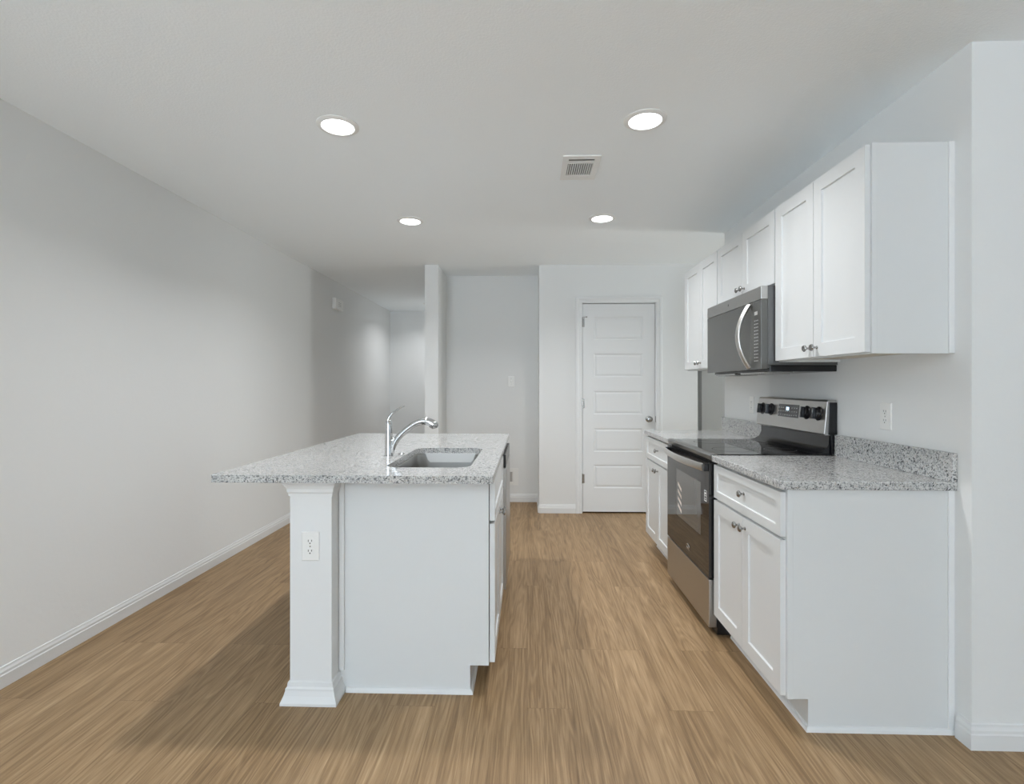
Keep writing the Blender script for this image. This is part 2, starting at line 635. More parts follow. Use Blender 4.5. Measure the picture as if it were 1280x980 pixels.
# ------------------------------------------------------------------ cabinets
SHP = [(0.0015, 0.0065), (0.002, 0.0075)]     # shaker recess


def knob(face, u, v, w, parent):
    m = MB(face)
    prof = [(0.0075, 0), (0.0075, 0.0015), (0.0045, 0.004), (0.0045, 0.013), (0.010, 0.017), (0.0145, 0.021),
            (0.0150, 0.024), (0.012, 0.0285), (0.005, 0.030)]
    m.lathe((u, v, w), (0, 0, 1), prof, 20)
    return m.build('knob', M_NICKEL, parent, smooth=True, label='brushed nickel knob')


def panel(name, face, u0, u1, v0, v1, w0, w1, st, parent, mat=None):
    m = MB(face)
    m.front(u0, u1, v0, v1, w0, w1, [(u0 + st, u1 - st, v0 + st, v1 - st)], SHP)
    return m.build(name, mat or M_CAB, parent, bevel=0.0)


BZ = 0.876      # base cabinet top
FX = 0.945      # base face frame plane
KICK = 0.113


def base_cabinet(y0, y1, label, near_end, kick_end):
    t = thing('base_cabinet', (RX - 0.3, (y0 + y1) / 2, 0), label, 'cabinet', 'base cabinets along the kitchen wall')
    f = LEFTFACE(FX)
    b = MB()
    th = 0.016
    for a, c in ((y0, y0 + th), (y1 - th, y1)):
        b.box(FX, RX, a, c, KICK, BZ).box(FX + 0.075, RX, a, c, 0, KICK)
    b.box(FX, RX, y0 + th, y1 - th, KICK, KICK + th).box(RX - 0.01, RX, y0 + th, y1 - th, KICK + th, BZ)
    b.box(FX + 0.075, FX + 0.09, y0 + th, y1 - th, 0, KICK)
    b.build('body', M_CAB, t)
    fr = MB(f)
    s = 0.038
    fr.box(y0, y0 + s, KICK, BZ, 0, 0.001).box(y1 - s, y1, KICK, BZ, 0, 0.001)
    fr.box(y0 + s, y1 - s, BZ - s, BZ, 0, 0.001).box(y0 + s, y1 - s, 0.68, 0.705, 0, 0.001).box(y0 + s, y1 - s, KICK, KICK + s, 0, 0.001)
    fr.build('face_frame', M_CAB, t)
    g = 0.008
    d = panel('drawer_front', f, y0 + g, y1 - g, 0.700, 0.862, 0.0015, 0.021, 0.036, t)
    knob(f, (y0 + y1) / 2, 0.786, 0.0205 - 0.0075, d)
    c = (y0 + y1) / 2
    for k, (a, e) in enumerate(((y0 + g, c - 0.0015), (c + 0.0015, y1 - g))):
        dd = panel('door', f, a, e, 0.120, 0.687, 0.0015, 0.021, 0.057, t)
        knob(f, c + (-0.030 if k == 0 else 0.030), 0.645, 0.021, dd)
    if near_end:
        tr = MB().box(RX - 0.022, RX, y0 - 0.006, y0, 0.0, BZ)
        tr.build('scribe_strip', M_TRIM, t, bevel=0.002)
        sh = MB()
        q = [(0, 0), (0.013, 0), (0.011, 0.010), (0.006, 0.016), (0, 0.018)]
        sweep_profile(sh, [(RX - 0.0, y0), (FX + 0.075, y0), (FX + 0.075, y1)], q, flip=1)
        sh.build('shoe_moulding', M_TRIM, t)
        # the filler between the door and the end panel
        MB().box(FX - 0.0005, FX + 0.02, y0 - 0.004, y0 + 0.004, KICK, BZ).build('corner_strip', M_CAB, t, bevel=0.001)
    else:
        sh = MB()
        sweep_profile(sh, [(FX + 0.075, y0), (FX + 0.075, y1)], [(0, 0), (0.013, 0), (0.011, 0.010), (0.006, 0.016), (0, 0.018)], flip=1)
        sh.build('shoe_moulding', M_TRIM, t)
    return t


Y0, Y1, Y2, Y3 = 1.89, 2.573, 3.340, 4.022
base_cabinet(Y0, Y1 - 0.002, 'white shaker base cabinet with drawer and two doors, nearer side of the range', True, True)
base_cabinet(Y2 + 0.002, Y3, 'white shaker base cabinet with drawer and two doors on the far side of the range', False, False)

UX = 1.245      # wall cabinet face plane
UZ0, UZ1 = 1.368, 2.130


def wall_cabinet(y0, y1, z0, z1, label, near_end=False):
    t = thing('wall_cabinet', (RX - 0.15, (y0 + y1) / 2, z0), label, 'cabinet', 'wall cabinets in one row above the counter')
    b = MB()
    th = 0.014
    b.box(UX, RX, y0, y0 + th, z0, z1).box(UX, RX, y1 - th, y1, z0, z1)
    b.box(UX, RX, y0 + th, y1 - th, z1 - th, z1).box(RX - 0.01, RX, y0 + th, y1 - th, z0 + 0.012, z1 - th)
    b.box(UX, UX + 0.018, y0 + th, y1 - th, z0, z0 + 0.035).box(UX, UX + 0.018, y0 + th, y1 - th, z1 - 0.035, z1 - th)
    b.build('body', M_CAB, t)
    MB().box(UX + 0.018, RX - 0.01, y0 + th, y1 - th, z0 + 0.012, z0 + 0.024).build('bottom_panel', M_CABIN, t, label='tan unpainted underside')
    f = LEFTFACE(UX)
    c = (y0 + y1) / 2
    g = 0.006
    for k, (a, e) in enumerate(((y0 + g, c - 0.0015), (c + 0.0015, y1 - g))):
        dd = panel('door', f, a, e, z0 + 0.006, z1 - 0.004, 0.001, 0.020, 0.057, t)
        knob(f, c + (-0.028 if k == 0 else 0.028), z0 + 0.045, 0.020, dd)
    if near_end:
        MB().box(RX - 0.020, RX, y0 - 0.006, y0, z0, z1 + 0.0).build('scribe_strip', M_TRIM, t, bevel=0.002)
        MB().box(UX - 0.0005, UX + 0.018, y0 - 0.004, y0 + 0.004, z0, z1).build('corner_strip', M_CAB, t, bevel=0.001)
    return t


wall_cabinet(Y0, Y1 - 0.001, UZ0, UZ1, 'white two-door shaker wall cabinet nearest the camera, blank end panel facing out', True)
wall_cabinet(Y1 + 0.001, Y2 - 0.001, 1.755, UZ1, 'short white two-door shaker wall cabinet directly above the microwave')
wall_cabinet(Y2 + 0.001, Y3 + 0.002, UZ0, UZ1, 'white two-door shaker wall cabinet beyond the microwave, farthest of the row')


# ------------------------------------------------------------------ right hand worktops
CT = 0.906
GX = 0.915


def ctop_right(y0, y1, label, round_near):
    t = thing('countertop', (RX - 0.3, (y0 + y1) / 2, BZ), label, 'countertop', 'granite worktops along the kitchen wall')
    r = 0.018 if round_near else 0.002
    L = [(RX, y0), (RX, y1), (GX, y1)]
    L += [(GX + r - r * math.cos(a), y0 + r - r * math.sin(a)) for a in [PI / 2 * i / 6 for i in range(7)]]
    MB().loft([[(x, y, BZ) for x, y in L], [(x, y, CT) for x, y in L]]).build('slab', M_GRAN, t, bevel=0.003)
    MB().box(RX - 0.020, RX, y0, y1, CT, CT + 0.104).build('backsplash', M_GRAN, t, bevel=0.002)


ctop_right(1.872, Y1 - 0.001, 'speckled grey granite worktop with upstand, nearer side of the range', True)
ctop_right(Y2 + 0.001, Y3 + 0.012, 'speckled grey granite worktop with upstand beyond the range', False)

# ------------------------------------------------------------------ range
ry0, ry1 = Y1 + 0.004, Y2 - 0.004
rc = (ry0 + ry1) / 2
R = thing('range', (1.22, rc, 0), 'freestanding stainless electric range with black glass cooktop and oven window', 'oven')
bd = MB().box(0.945, 1.515, ry0, ry1, 0.012, 0.895)
bd.build('body', M_BLACK, R, label='black enamel side panels')
for y in (ry0 + 0.05, ry1 - 0.05):
    for x in (0.99, 1.47):
        MB().lathe((x, y, 0), (0, 0, 1), [(0.016, 0), (0.016, 0.006), (0.008, 0.008), (0.008, 0.014)], 14).build('foot', M_BLACK, R, smooth=True)
tp = MB().box(0.925, 1.515, ry0 - 0.001, ry1 + 0.001, 0.895, 0.910)
tp.build('cooktop', M_BGLASS, R, bevel=0.003, label='black glass cooktop')
MB(lambda u, v, w: (w, u, v)).loft([
    [(ry0 - 0.001, 0.878, 0.945), (ry0 - 0.001, 0.880, 0.915), (ry0 - 0.001, 0.903, 0.905), (ry0 - 0.001, 0.912, 0.918), (ry0 - 0.001, 0.912, 0.945)],
    [(ry1 + 0.001, 0.878, 0.945), (ry1 + 0.001, 0.880, 0.915), (ry1 + 0.001, 0.903, 0.905), (ry1 + 0.001, 0.912, 0.918), (ry1 + 0.001, 0.912, 0.945)]]
).build('front_trim', M_TRIMSTEEL, R, bevel=0.002)
# burner rings etched on the glass
for (bx, by, br) in ((1.10, ry0 + 0.20, 0.105), (1.10, ry1 - 0.19, 0.085), (1.35, ry0 + 0.20, 0.080), (1.35, ry1 - 0.19, 0.10)):
    rg = MB()
    n = 40
    rg.loft([[(bx + r * math.cos(2 * PI * i / n), by + r * math.sin(2 * PI * i / n), z) for i in range(n)]
             for r, z in ((br, 0.9101), (br, 0.9104), (br - 0.003, 0.9104), (br - 0.003, 0.9101))], False, False)
    rg.build('burner_ring', M_VOID, R)
# oven door: frame slab of dark glass with inner window
f = LEFTFACE(0.945)
vs = MB(f).box(ry0 + 0.004, ry1 - 0.004, 0.855, 0.878, 0, 0.012)
vs.build('vent_slot', M_DARK, R)
D = MB(f)
wy0, wy1, wz0, wz1 = 2.70, 3.145, 0.470, 0.750
D.front(ry0 + 0.003, ry1 - 0.003, 0.292, 0.866, 0.002, 0.040, [(wy0, wy1, wz0, wz1)], [(0.0, 0.0015)])
door_o = D.build('door', M_BGLASS, R, label='dark glass oven door')
MB(f).box(wy0 + 0.001, wy1 - 0.001, wz0 + 0.001, wz1 - 0.001, 0.030, 0.0392).build('window', M_OVENWIN, door_o, label='tinted oven window')
wbars = MB(f)
for k in range(4):      # pale slanted bars laid on the face of the window
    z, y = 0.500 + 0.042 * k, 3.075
    wbars.loft([[(y - 0.040, z, w_), (y + 0.030, z + 0.030, w_), (y + 0.030, z + 0.050, w_), (y - 0.040, z + 0.020, w_)] for w_ in (0.0390, 0.0396)])
wbars.build('slanted_bars', M_BAR, door_o, label='pale slanted bars seen in the oven window')
# handle: wide flat bowed bar on two black end mounts
hz = 0.842
pts = []
for i in range(25):
    t = i / 24
    pts.append((0.905 - 0.022 - 0.030 * math.sin(PI * t) ** 0.8, ry0 + 0.028 + t * (ry1 - ry0 - 0.056), hz))
MB().tube(pts, 0.01, 16, flat=(0.006, 0.019)).build('handle', M_HANDLE, door_o, smooth=True, label='stainless bowed handle')
for y in (ry0 + 0.010, ry1 - 0.034):
    MB().box(0.884, 0.9055, y, y + 0.024, hz - 0.019, hz + 0.016).build('handle_mount', M_BLACK, door_o, bevel=0.002)
# small oval maker's emblem and the white care sticker
em = MB(f)
ec, ez = 2.91, 0.350
for a0, rr in ((0, 0.020), (1, 0.013)):
    pp = [(ec + rr * 1.3 * math.cos(2 * PI * i / 20 + 0.5 * a0), ez + rr * 0.55 * math.sin(2 * PI * i / 20 + 0.5 * a0), 0.041) for i in range(19 - 4 * a0)]
    em.tube(pp, 0.0022, 6)
em.box(ec - 0.03, ec + 0.03, ez - 0.019, ez - 0.015, 0.040, 0.0415)
em.build('emblem', M_CHROME, door_o, label='small oval chrome emblem')
stk = MB(f)
sy, sz = 2.612, 0.665
for a, b, c, d in ((0, .034, 0, .004), (0, .034, .052, .056), (0, .004, .004, .052), (.030, .034, .004, .052), (.004, .03, .026, .030),
                   (.011, .023, .010, .016), (.011, .023, .036, .044)):
    stk.box(sy + a, sy + b, sz + c, sz + d, 0.0395, 0.0404)
stk.build('sticker', M_PLASTIC, door_o, label='white outlined sticker')
dr = MB(f).box(ry0 + 0.003, ry1 - 0.003, 0.045, 0.284, 0.0, 0.040)
dr.build('drawer', M_STEEL, R, bevel=0.004, label='stainless storage drawer')
# backguard: sloping steel control panel on a black glossy neck
def xz_prism(mb, prof, a, b):
    return mb.loft([[(x, a, z) for x, z in prof], [(x, b, z) for x, z in prof]])
nk = [(1.515, 0.910), (1.425, 0.9102), (1.455, 0.918), (1.484, 0.934), (1.497, 0.960), (1.500, 1.010), (1.515, 1.010)]
xz_prism(MB(), nk, ry0 + 0.012, ry1 - 0.012).build('neck', M_BLACK, R, smooth=True, label='black glossy neck')
bgp = [(1.530, 1.005), (1.476, 1.005), (1.470, 1.012), (1.486, 1.172), (1.494, 1.180), (1.530, 1.180)]
BG = xz_prism(MB(), bgp, ry0 + 0.004, ry1 - 0.004).build('control_panel', M_STEEL, R, bevel=0.002, label='sloping stainless control panel')
bge = [(1.531, 0.912), (1.505, 0.912), (1.502, 1.005), (1.490, 1.010), (1.496, 1.168), (1.531, 1.168)]
for a, b in ((ry0 - 0.0, ry0 + 0.0038), (ry1 - 0.0038, ry1)):
    xz_prism(MB(), bge, a, b).build('end_cap', M_BLACK, BG)
def bgx(z):
    return 1.470 + 0.016 * (z - 1.012) / 0.16
sl = Vector((-1, 0, 0.1)).normalized()
m = MB()
for (ya, yb, za, zb, th) in ((2.835, 3.060, 1.074, 1.146, 0.0012),):
    m.loft([[(bgx(za) - th, ya, za), (bgx(za) - th, yb, za), (bgx(zb) - th, yb, zb), (bgx(zb) - th, ya, zb)],
            [(bgx(za) + 0.002, ya, za), (bgx(za) + 0.002, yb, za), (bgx(zb) + 0.002, yb, zb), (bgx(zb) + 0.002, ya, zb)]])
dsp = m.build('display', M_BGLASS, BG, label='black clock display with small keys')
m = MB()
for a in (2.942, 2.958):
    for (u0, u1, v0, v1) in ((0, .010, 0, .002), (0, .010, .008, .010), (0, .010, .016, .018), (0, .002, 0, .018), (.008, .010, 0, .018)):
        m.box(bgx(1.12) - 0.0022, bgx(1.12) - 0.0010, a + u0, a + u1, 1.112 + v0, 1.112 + v1)
m.build('clock_digits', M_DIGIT, dsp, label='pale blue lit digits')
m = MB()
for i in range(9):
    for j in range(3):
        if 3 <= i <= 5 and j == 2:
            continue
        y, z = 2.850 + i * 0.0245, 1.084 + j * 0.020
        m.box(bgx(z) - 0.0020, bgx(z) - 0.0008, y, y + 0.012, z, z + 0.0045)
m.build('key_marks', M_KEYS, dsp)
for y in (2.645, 2.755, 3.150, 3.260):
    m = MB()
    z = 1.110
    o = Vector((bgx(z), y, z))
    m.lathe(o, sl, [(0.036, -0.001), (0.036, 0.003), (0.030, 0.006), (0.029, 0.020), (0.026, 0.023)], 24)
    for k in (0,):
        a, b, c = o + sl * 0.022, Vector((0, 1, 0)), Vector((0.1, 0, 1)).normalized()
        m.loft([[tuple(o + sl * d + b * (sx * ww) + c * (sz_ * 0.029)) for sx, sz_ in ((-1, -1), (1, -1), (1, 1), (-1, 1))] for d, ww in ((0.006, 0.008), (0.034, 0.005))])
    kn = m.build('knob', M_BLACK, BG, smooth=True, label='black burner knob')
    m = MB()
    m.loft([[tuple(o + sl * d + Vector((0, sx * 0.0016, 0)) + c * (zz)) for sx, zz in ((-1, 0.002), (1, 0.002), (1, 0.022), (-1, 0.022))] for d in (0.0335, 0.0352)])
    m.build('pointer', M_NICKEL, kn)

# ------------------------------------------------------------------ microwave
my0, my1 = Y1 + 0.004, Y2 - 0.004
mz0, mz1 = 1.318, 1.750
MW = thing('microwave', (1.35, rc, mz0), 'stainless over-the-range microwave hung under the short wall cabinet', 'microwave')
MB().box(1.200, RX - 0.002, my0, my1, mz0 + 0.036, mz1).build('body', M_DKMETAL, MW, label='dark grey metal case')
MB().box(1.206, RX - 0.002, my0 + 0.004, my1 - 0.004, mz0 + 0.004, mz0 + 0.0355).build('base_tray', M_BLACK, MW, bevel=0.003, label='black underside tray')
gm = MB()
gm.box(1.20, 1.34, my0 + 0.05, my0 + 0.34, mz0 - 0.004, mz0 + 0.004).box(1.20, 1.34, my1 - 0.34, my1 - 0.05, mz0 - 0.004, mz0 + 0.004)
for i in range(12):
    for s_ in (my0 + 0.05, my1 - 0.34):
        gm.box(1.207, 1.333, s_ + 0.01 + i * 0.023, s_ + 0.022 + i * 0.023, mz0 - 0.007, mz0 - 0.004)
gm.build('grease_filter', M_NICKEL, MW)
f = LEFTFACE(1.200)
MB(f).box(my0, my1, mz0 + 0.022, mz1, 0.0, 0.006).build('face_frame', M_DKMETAL, MW)
MB(f).box(my0, my1, 1.683, mz1 - 0.002, 0.006, 0.040).build('top_band', M_STEEL, MW, bevel=0.002, label='stainless upper band')
mdo = MB(f).box(my0, my1, mz0 + 0.016, 1.6815, 0.006, 0.039).build('door', M_MWGLASS, MW, bevel=0.002, label='smoked glass door')
pts = []
for i in range(25):
    t = i / 24
    pts.append((1.161 - 0.006 - 0.058 * math.sin(PI * t) ** 0.9, 2.705, 1.345 + t * 0.325))
MB().tube(pts, 0.01, 16, up=(0, 1, 0), flat=(0.010, 0.019)).build('handle', M_HANDLE, mdo, smooth=True, label='bowed vertical steel handle')
m = MB(f)
for j in range(13):
    for i in range(3):
        m.box(2.612 + i * 0.017, 2.620 + i * 0.017, 1.375 + j * 0.017, 1.3795 + j * 0.017, 0.0388, 0.0395)
m.build('key_marks', M_KEYS, mdo)
MB(f).box(2.618, 2.652, 1.610, 1.628, 0.0388, 0.0396).build('sticker', M_KEYS, mdo, label='small pale sticker')
MB(f).lathe((2.99, 1.715, 0.0395), (0, 0, 1), [(0.007, 0), (0.007, 0.001)], 16).build('emblem', M_DKMETAL, MW)

# ------------------------------------------------------------------ island
IX = -0.157       # cabinet face frame plane
ID = 2.078        # near end panel plane
cx0, cx1, cy0, cy1 = -0.938, -0.771, 1.998, 2.165
COLM = thing('island_column', ((cx0 + cx1) / 2, (cy0 + cy1) / 2, 0), 'white square support column under the near left of the island top, with crown and base moulding', 'column')
MB().box(cx0, cx1, cy0, cy1, 0, BZ).build('shaft', M_TRIM, COLM, bevel=0.0015)
loop = [(cx0, cy0), (cx0, cy1), (cx1, cy1), (cx1, cy0)]
CRP = [(0, 0), (0.004, 0), (0.004, 0.010), (0.008, 0.016), (0.009, 0.028), (0.016, 0.042), (0.022, 0.050), (0.022, 0.0595), (0, 0.0595)]
cr = MB()
# moulding on the three free sides and the back of the shaft
sweep_profile(cr, loop, CRP, closed=True, z0=BZ - 0.060)
cr.build('crown_moulding', M_TRIM, COLM)
BSP = [(0, 0), (0.028, 0), (0.028, 0.010), (0.018, 0.034), (0.013, 0.052), (0.013, 0.060), (0.008, 0.066), (0.006, 0.082), (0, 0.086)]
bs = MB()
sweep_profile(bs, loop, BSP, closed=True)
bs.build('base_moulding', M_TRIM, COLM)


def outlet(face, u, v, label, cat='outlet', group=None, kind='duplex'):
    p = face(u, v, 0)
    t = thing({'duplex': 'wall_outlet', 'switch': 'light_switch'}[kind], p, label, cat, group)
    m = MB(face)
    m.loft([[(u + a * 0.035, v + b * 0.0575, 0.0005) for a, b in ((-1, -1), (1, -1), (1, 1), (-1, 1))],
            [(u + a * 0.035, v + b * 0.0575, 0.003) for a, b in ((-1, -1), (1, -1), (1, 1), (-1, 1))],
            [(u + a * 0.0315, v + b * 0.054, 0.006) for a, b in ((-1, -1), (1, -1), (1, 1), (-1, 1))]])
    m.build('cover_plate', M_PLASTIC, t)
    if kind == 'duplex':
        for dv in (-0.0195, 0.0195):
            m = MB(face)
            L = [(u + 0.0170 * math.cos(2 * PI * i / 24), v + dv + max(-0.0135, min(0.0135, 0.0172 * math.sin(2 * PI * i / 24)))) for i in range(24)]
            m.loft([[(a, b, 0.006) for a, b in L], [(a, b, 0.0078) for a, b in L]])
            r = m.build('receptacle', M_PLASTIC, t)
            m = MB(face)
            m.box(u - 0.0078, u - 0.0054, v + dv - 0.001, v + dv + 0.0075, 0.0077, 0.0081)
            m.box(u + 0.0054, u + 0.0078, v + dv + 0.000, v + dv + 0.0075, 0.0077, 0.0081)
            m.lathe((u, v + dv - 0.0065, 0.0077), (0, 0, 1), [(0.0027, 0), (0.0027, 0.0004)], 10)
            m.build('slots', M_DARK, r)
        MB(face).lathe((u, v, 0.006), (0, 0, 1), [(0.003, 0), (0.0026, 0.001)], 10).build('screw', M_NICKEL, t)
    else:
        m = MB(face)
        m.loft([[(u - 0.005, v - 0.012, 0.006), (u + 0.005, v - 0.012, 0.006), (u + 0.005, v + 0.012, 0.006), (u - 0.005, v + 0.012, 0.006)],
                [(u - 0.004, v + 0.001, 0.016), (u + 0.004, v + 0.001, 0.016), (u + 0.004, v + 0.008, 0.018), (u - 0.004, v + 0.008, 0.018)]])
        m.build('toggle', M_PLASTIC, t)
        for dv in (-0.03, 0.03):
            MB(face).lathe((u, v + dv, 0.006), (0, 0, 1), [(0.003, 0), (0.0026, 0.001)], 10).build('screw', M_NICKEL, t)
    return t


outlet(CAMFACE(cy0), -0.8545, 0.618, 'white duplex outlet set in the face of the island column')
outlet(LEFTFACE(RX), 2.235, 1.120, 'white duplex outlet on the kitchen wall over the counter nearer than the range')
outlet(LEFTFACE(RX), 3.540, 1.120, 'white duplex outlet on the kitchen wall beyond the range')
outlet(CAMFACE(5.53), -0.173, 1.298, 'white toggle light switch on the recessed back wall, above the recessed box', 'switch', kind='switch')
# recessed supply box low on the niche wall
face = CAMFACE(5.53)
t = thing('supply_box', face(-0.19, 0.27, 0), 'white recessed utility box low on the back wall, just right of the island end', 'box')
m = MB(face)
m.front(-0.285, -0.095, 0.178, 0.362, 0.0005, 0.006, [(-0.262, -0.150, 0.208, 0.330)], [(0.003, 0.0045)])
m.build('frame', M_PLASTIC, t)
m = MB(face)
m.box(-0.255, -0.160, 0.216, 0.322, 0.0012, 0.0025)
m.build('recess', M_RECESS, t, label='grey recessed interior')
m = MB(face).lathe((-0.20, 0.25, 0.002), (0, 0, 1), [(0.010, 0), (0.010, 0.008), (0.006, 0.009)], 12)
m.build('valve', M_NICKEL, t, smooth=True)

# sink base cabinet
iy0, iy1, iy2, iy3 = ID, 2.846, 3.456, 3.625
t = thing('sink_base_cabinet', (-0.46, 2.46, 0), 'white island sink cabinet, plain end panel toward the camera, doors facing the range', 'cabinet')
b = MB()
th = 0.018
b.box(cx1, IX, iy0, iy0 + th, KICK, BZ).box(cx1, IX - 0.075, iy0, iy0 + th, 0, KICK)
b.box(cx1, IX, iy1 - th, iy1 - 0.001, KICK, BZ).box(cx1, IX - 0.075, iy1 - th, iy1 - 0.001, 0, KICK)
b.box(cx1, IX, iy0 + th, iy1 - th, KICK, KICK + th).box(cx1, cx1 + 0.01, iy0 + th, iy1 - th, KICK + th, BZ)
b.box(IX - 0.09, IX - 0.075, iy0 + th, iy1 - th, 0, KICK)
b.build('body', M_CAB, t)
f = RIGHTFACE(IX)
fr = MB(f)
s_ = 0.038
fr.box(iy0, iy0 + s_, KICK, BZ, 0, 0.001).box(iy1 - s_, iy1 - 0.001, KICK, BZ, 0, 0.001)
fr.box(iy0 + s_, iy1 - s_, BZ - s_, BZ, 0, 0.001).box(iy0 + s_, iy1 - s_, 0.68, 0.705, 0, 0.001).box(iy0 + s_, iy1 - s_, KICK, KICK + s_, 0, 0.001)
fr.build('face_frame', M_CAB, t)
g = 0.010
c = (iy0 + iy1) / 2
panel('drawer_front', f, iy0 + g, iy1 - g, 0.700, 0.864, 0.004, 0.025, 0.036, t)
for k, (a, e) in enumerate(((iy0 + g, c - 0.0015), (c + 0.0015, iy1 - g))):
    dd = panel('door', f, a, e, 0.122, 0.687, 0.004, 0.025, 0.057, t)
    knob(f, c + (-0.030 if k == 0 else 0.030), 0.650, 0.025, dd)
MB().box(cx1 + 0.001, cx1 + 0.024, iy0 - 0.010, iy0 - 0.0003, 0.088, BZ).build('scribe_strip', M_TRIM, t, bevel=0.003)
sh = MB()
sweep_profile(sh, [(cx1 + 0.03, iy0), (IX - 0.075, iy0), (IX - 0.075, iy1)], [(0, 0), (0.013, 0), (0.011, 0.010), (0.006, 0.016), (0, 0.018)], flip=-1)
sh.build('shoe_moulding', M_TRIM, t)

# dishwasher
t = thing('dishwasher', (-0.45, (iy1 + iy2) / 2, 0), 'stainless dishwasher in the island facing the range', 'dishwasher')
MB().box(-0.745, IX + 0.002, iy1 + 0.004, iy2 - 0.004, 0.10, 0.868).build('tub', M_BLACK, t)
f = RIGHTFACE(IX)
MB(f).box(iy1 + 0.005, iy2 - 0.005, 0.115, 0.792, 0.003, 0.041).build('door', M_STEEL, t, bevel=0.003, label='stainless door')
MB(f).box(iy1 + 0.005, iy2 - 0.005, 0.794, 0.866, 0.003, 0.038).build('control_panel', M_BLACK, t, bevel=0.003, label='black recessed control strip')
MB().box(-0.70, IX - 0.06, iy1 + 0.01, iy2 - 0.01, 0.0, 0.099).build('toe_kick', M_BLACK, t)

t = thing('island_end_panel', (-0.46, (iy2 + iy3) / 2, 0), 'white cabinet end piece closing the far end of the island past the dishwasher', 'cabinet')
MB().box(cx1, IX + 0.020, iy2 + 0.001, iy3, 0.0, BZ).build('panel', M_CAB, t, bevel=0.002)

t = thing('island_back_panel', (-0.86, 2.9, 0), 'white panelled back of the island behind the column', 'panel')
MB().box(-0.92, cx1 - 0.001, cy1 + 0.001, iy3, 0.0, BZ).build('panel', M_CAB, t)
sweep_profile(MB(), [(-0.92, iy3), (-0.92, cy1 + 0.036)], BBP, flip=-1).build('baseboard', M_TRIM, t)

# island worktop with the sink cut-out
t = thing('island_countertop', (-0.68, 2.8, BZ), 'large pale speckled granite island worktop with sink cut-out and overhang', 'countertop')
ix0, ix1, iyn, iyf = -1.230, -0.130, 1.948, 3.690
SXa, SXb, SYa, SYb = -0.608, -0.243, 2.150, 2.835
outer = rrect(ix0, ix1, iyn, iyf, 0.012, 0, 4)
inner = rrect(SXa, SXb, SYa, SYb, 0.065, 0, 10)
bm = bmesh.new()
org = Vector((-0.68, 2.8, BZ))
def ring(L, z):
    vs = [bm.verts.new(Vector((x, y, z)) - org) for x, y, _ in L]
    return vs, [bm.edges.new((vs[i], vs[(i + 1) % len(vs)])) for i in range(len(vs))]
tops = []
for z in (BZ, CT):
    vo, eo = ring(outer, z)
    vi, ei = ring(inner, z)
    bmesh.ops.triangle_fill(bm, use_beauty=True, edges=eo + ei)
    tops.append((vo, vi))
for k in (0, 1):
    A, B = tops[0][k], tops[1][k]
    for i in range(len(A)):
        j = (i + 1) % len(A)
        bm.faces.new((A[i], A[j], B[j], B[i]))
bmesh.ops.recalc_face_normals(bm, faces=bm.faces)
me = bpy.data.meshes.new('slab')
bm.to_mesh(me)
bm.free()
me.materials.append(M_GRAN)
so = bpy.data.objects.new('slab', me)
COL.objects.link(so)
so.parent = t
md = so.modifiers.new('bevel', 'BEVEL')
md.width = 0.003
md.segments = 2
md.limit_method = 'ANGLE'
md.angle_limit = math.radians(60)

# undermount sink
t = thing('kitchen_sink', (-0.425, 2.49, 0.64), 'single bowl stainless undermount sink in the island top', 'sink')
m = MB()
def srr(o, z, r):
    return rrect(SXa + o, SXb - o, SYa + o, SYb - o, r, z, 8)
loops = [srr(-0.022, BZ - 0.0012, 0.08), srr(0.000, BZ - 0.0012, 0.065), srr(0.003, BZ - 0.004, 0.063), srr(0.008, BZ - 0.06, 0.062), srr(0.012, 0.675, 0.060),
         srr(0.020, 0.655, 0.055), srr(0.040, 0.642, 0.045), srr(0.10, 0.636, 0.02)]
m.loft(loops, cap0=False, cap1=True)
m.build('bowl', M_SINK, t, smooth=True)
m = MB()
m.lathe((-0.425, 2.49, 0.636), (0, 0, 1), [(0.043, 0.0003), (0.043, 0.002), (0.036, 0.003), (0.034, 0.001), (0.012, 0.0015), (0.010, 0.006), (0.004, 0.008)], 24)
m.build('drain', M_CHROME, t, smooth=True)

# faucet
FXc, FYc = -0.681, 2.500
t = thing('kitchen_faucet', (FXc, FYc, CT), 'chrome single-lever pull-out faucet standing left of the sink', 'faucet')
m = MB()
m.lathe((FXc, FYc, CT), (0, 0, 1), [(0.026, 0.0), (0.026, 0.003), (0.0215, 0.006), (0.0205, 0.012), (0.0190, 0.07), (0.0180, 0.120), (0.0178, 0.150), (0.0150, 0.168), (0.009, 0.178)], 28)
bdy = m.build('body', M_CHROME, t, smooth=True)
c = catmull([(-0.008, 0.150, 0.0120, 0.012), (-0.004, 0.172, 0.0120, 0.010), (0.006, 0.194, 0.0105, 0.0075), (0.026, 0.216, 0.010, 0.0052), (0.050, 0.232, 0.0105, 0.0042), (0.078, 0.246, 0.0085, 0.0028)], 6)
MB().tube([(FXc + a, FYc, CT + b) for a, b, _, _ in c], 0.01, 16, up=(0, 1, 0), flat=[(q, p_) for _, _, p_, q in c]).build('lever', M_CHROME, t, smooth=True)
c = catmull([(0.014, 0.016, 0.0120), (0.022, 0.048, 0.0150), (0.042, 0.084, 0.0150), (0.074, 0.118, 0.0145), (0.114, 0.149, 0.0145), (0.150, 0.167, 0.0155), (0.178, 0.171, 0.0165)], 6)
MB().tube([(FXc + a, FYc, CT + b) for a, b, _ in c], [r for _, _, r in c], 20, up=(0, 1, 0)).build('spout', M_CHROME, t, smooth=True)
c = catmull([(0.176, 0.171, 0.0170), (0.190, 0.170, 0.0190), (0.208, 0.163, 0.0215), (0.222, 0.154, 0.0215), (0.232, 0.146, 0.0180), (0.236, 0.141, 0.0120), (0.238, 0.138, 0.002)], 5)
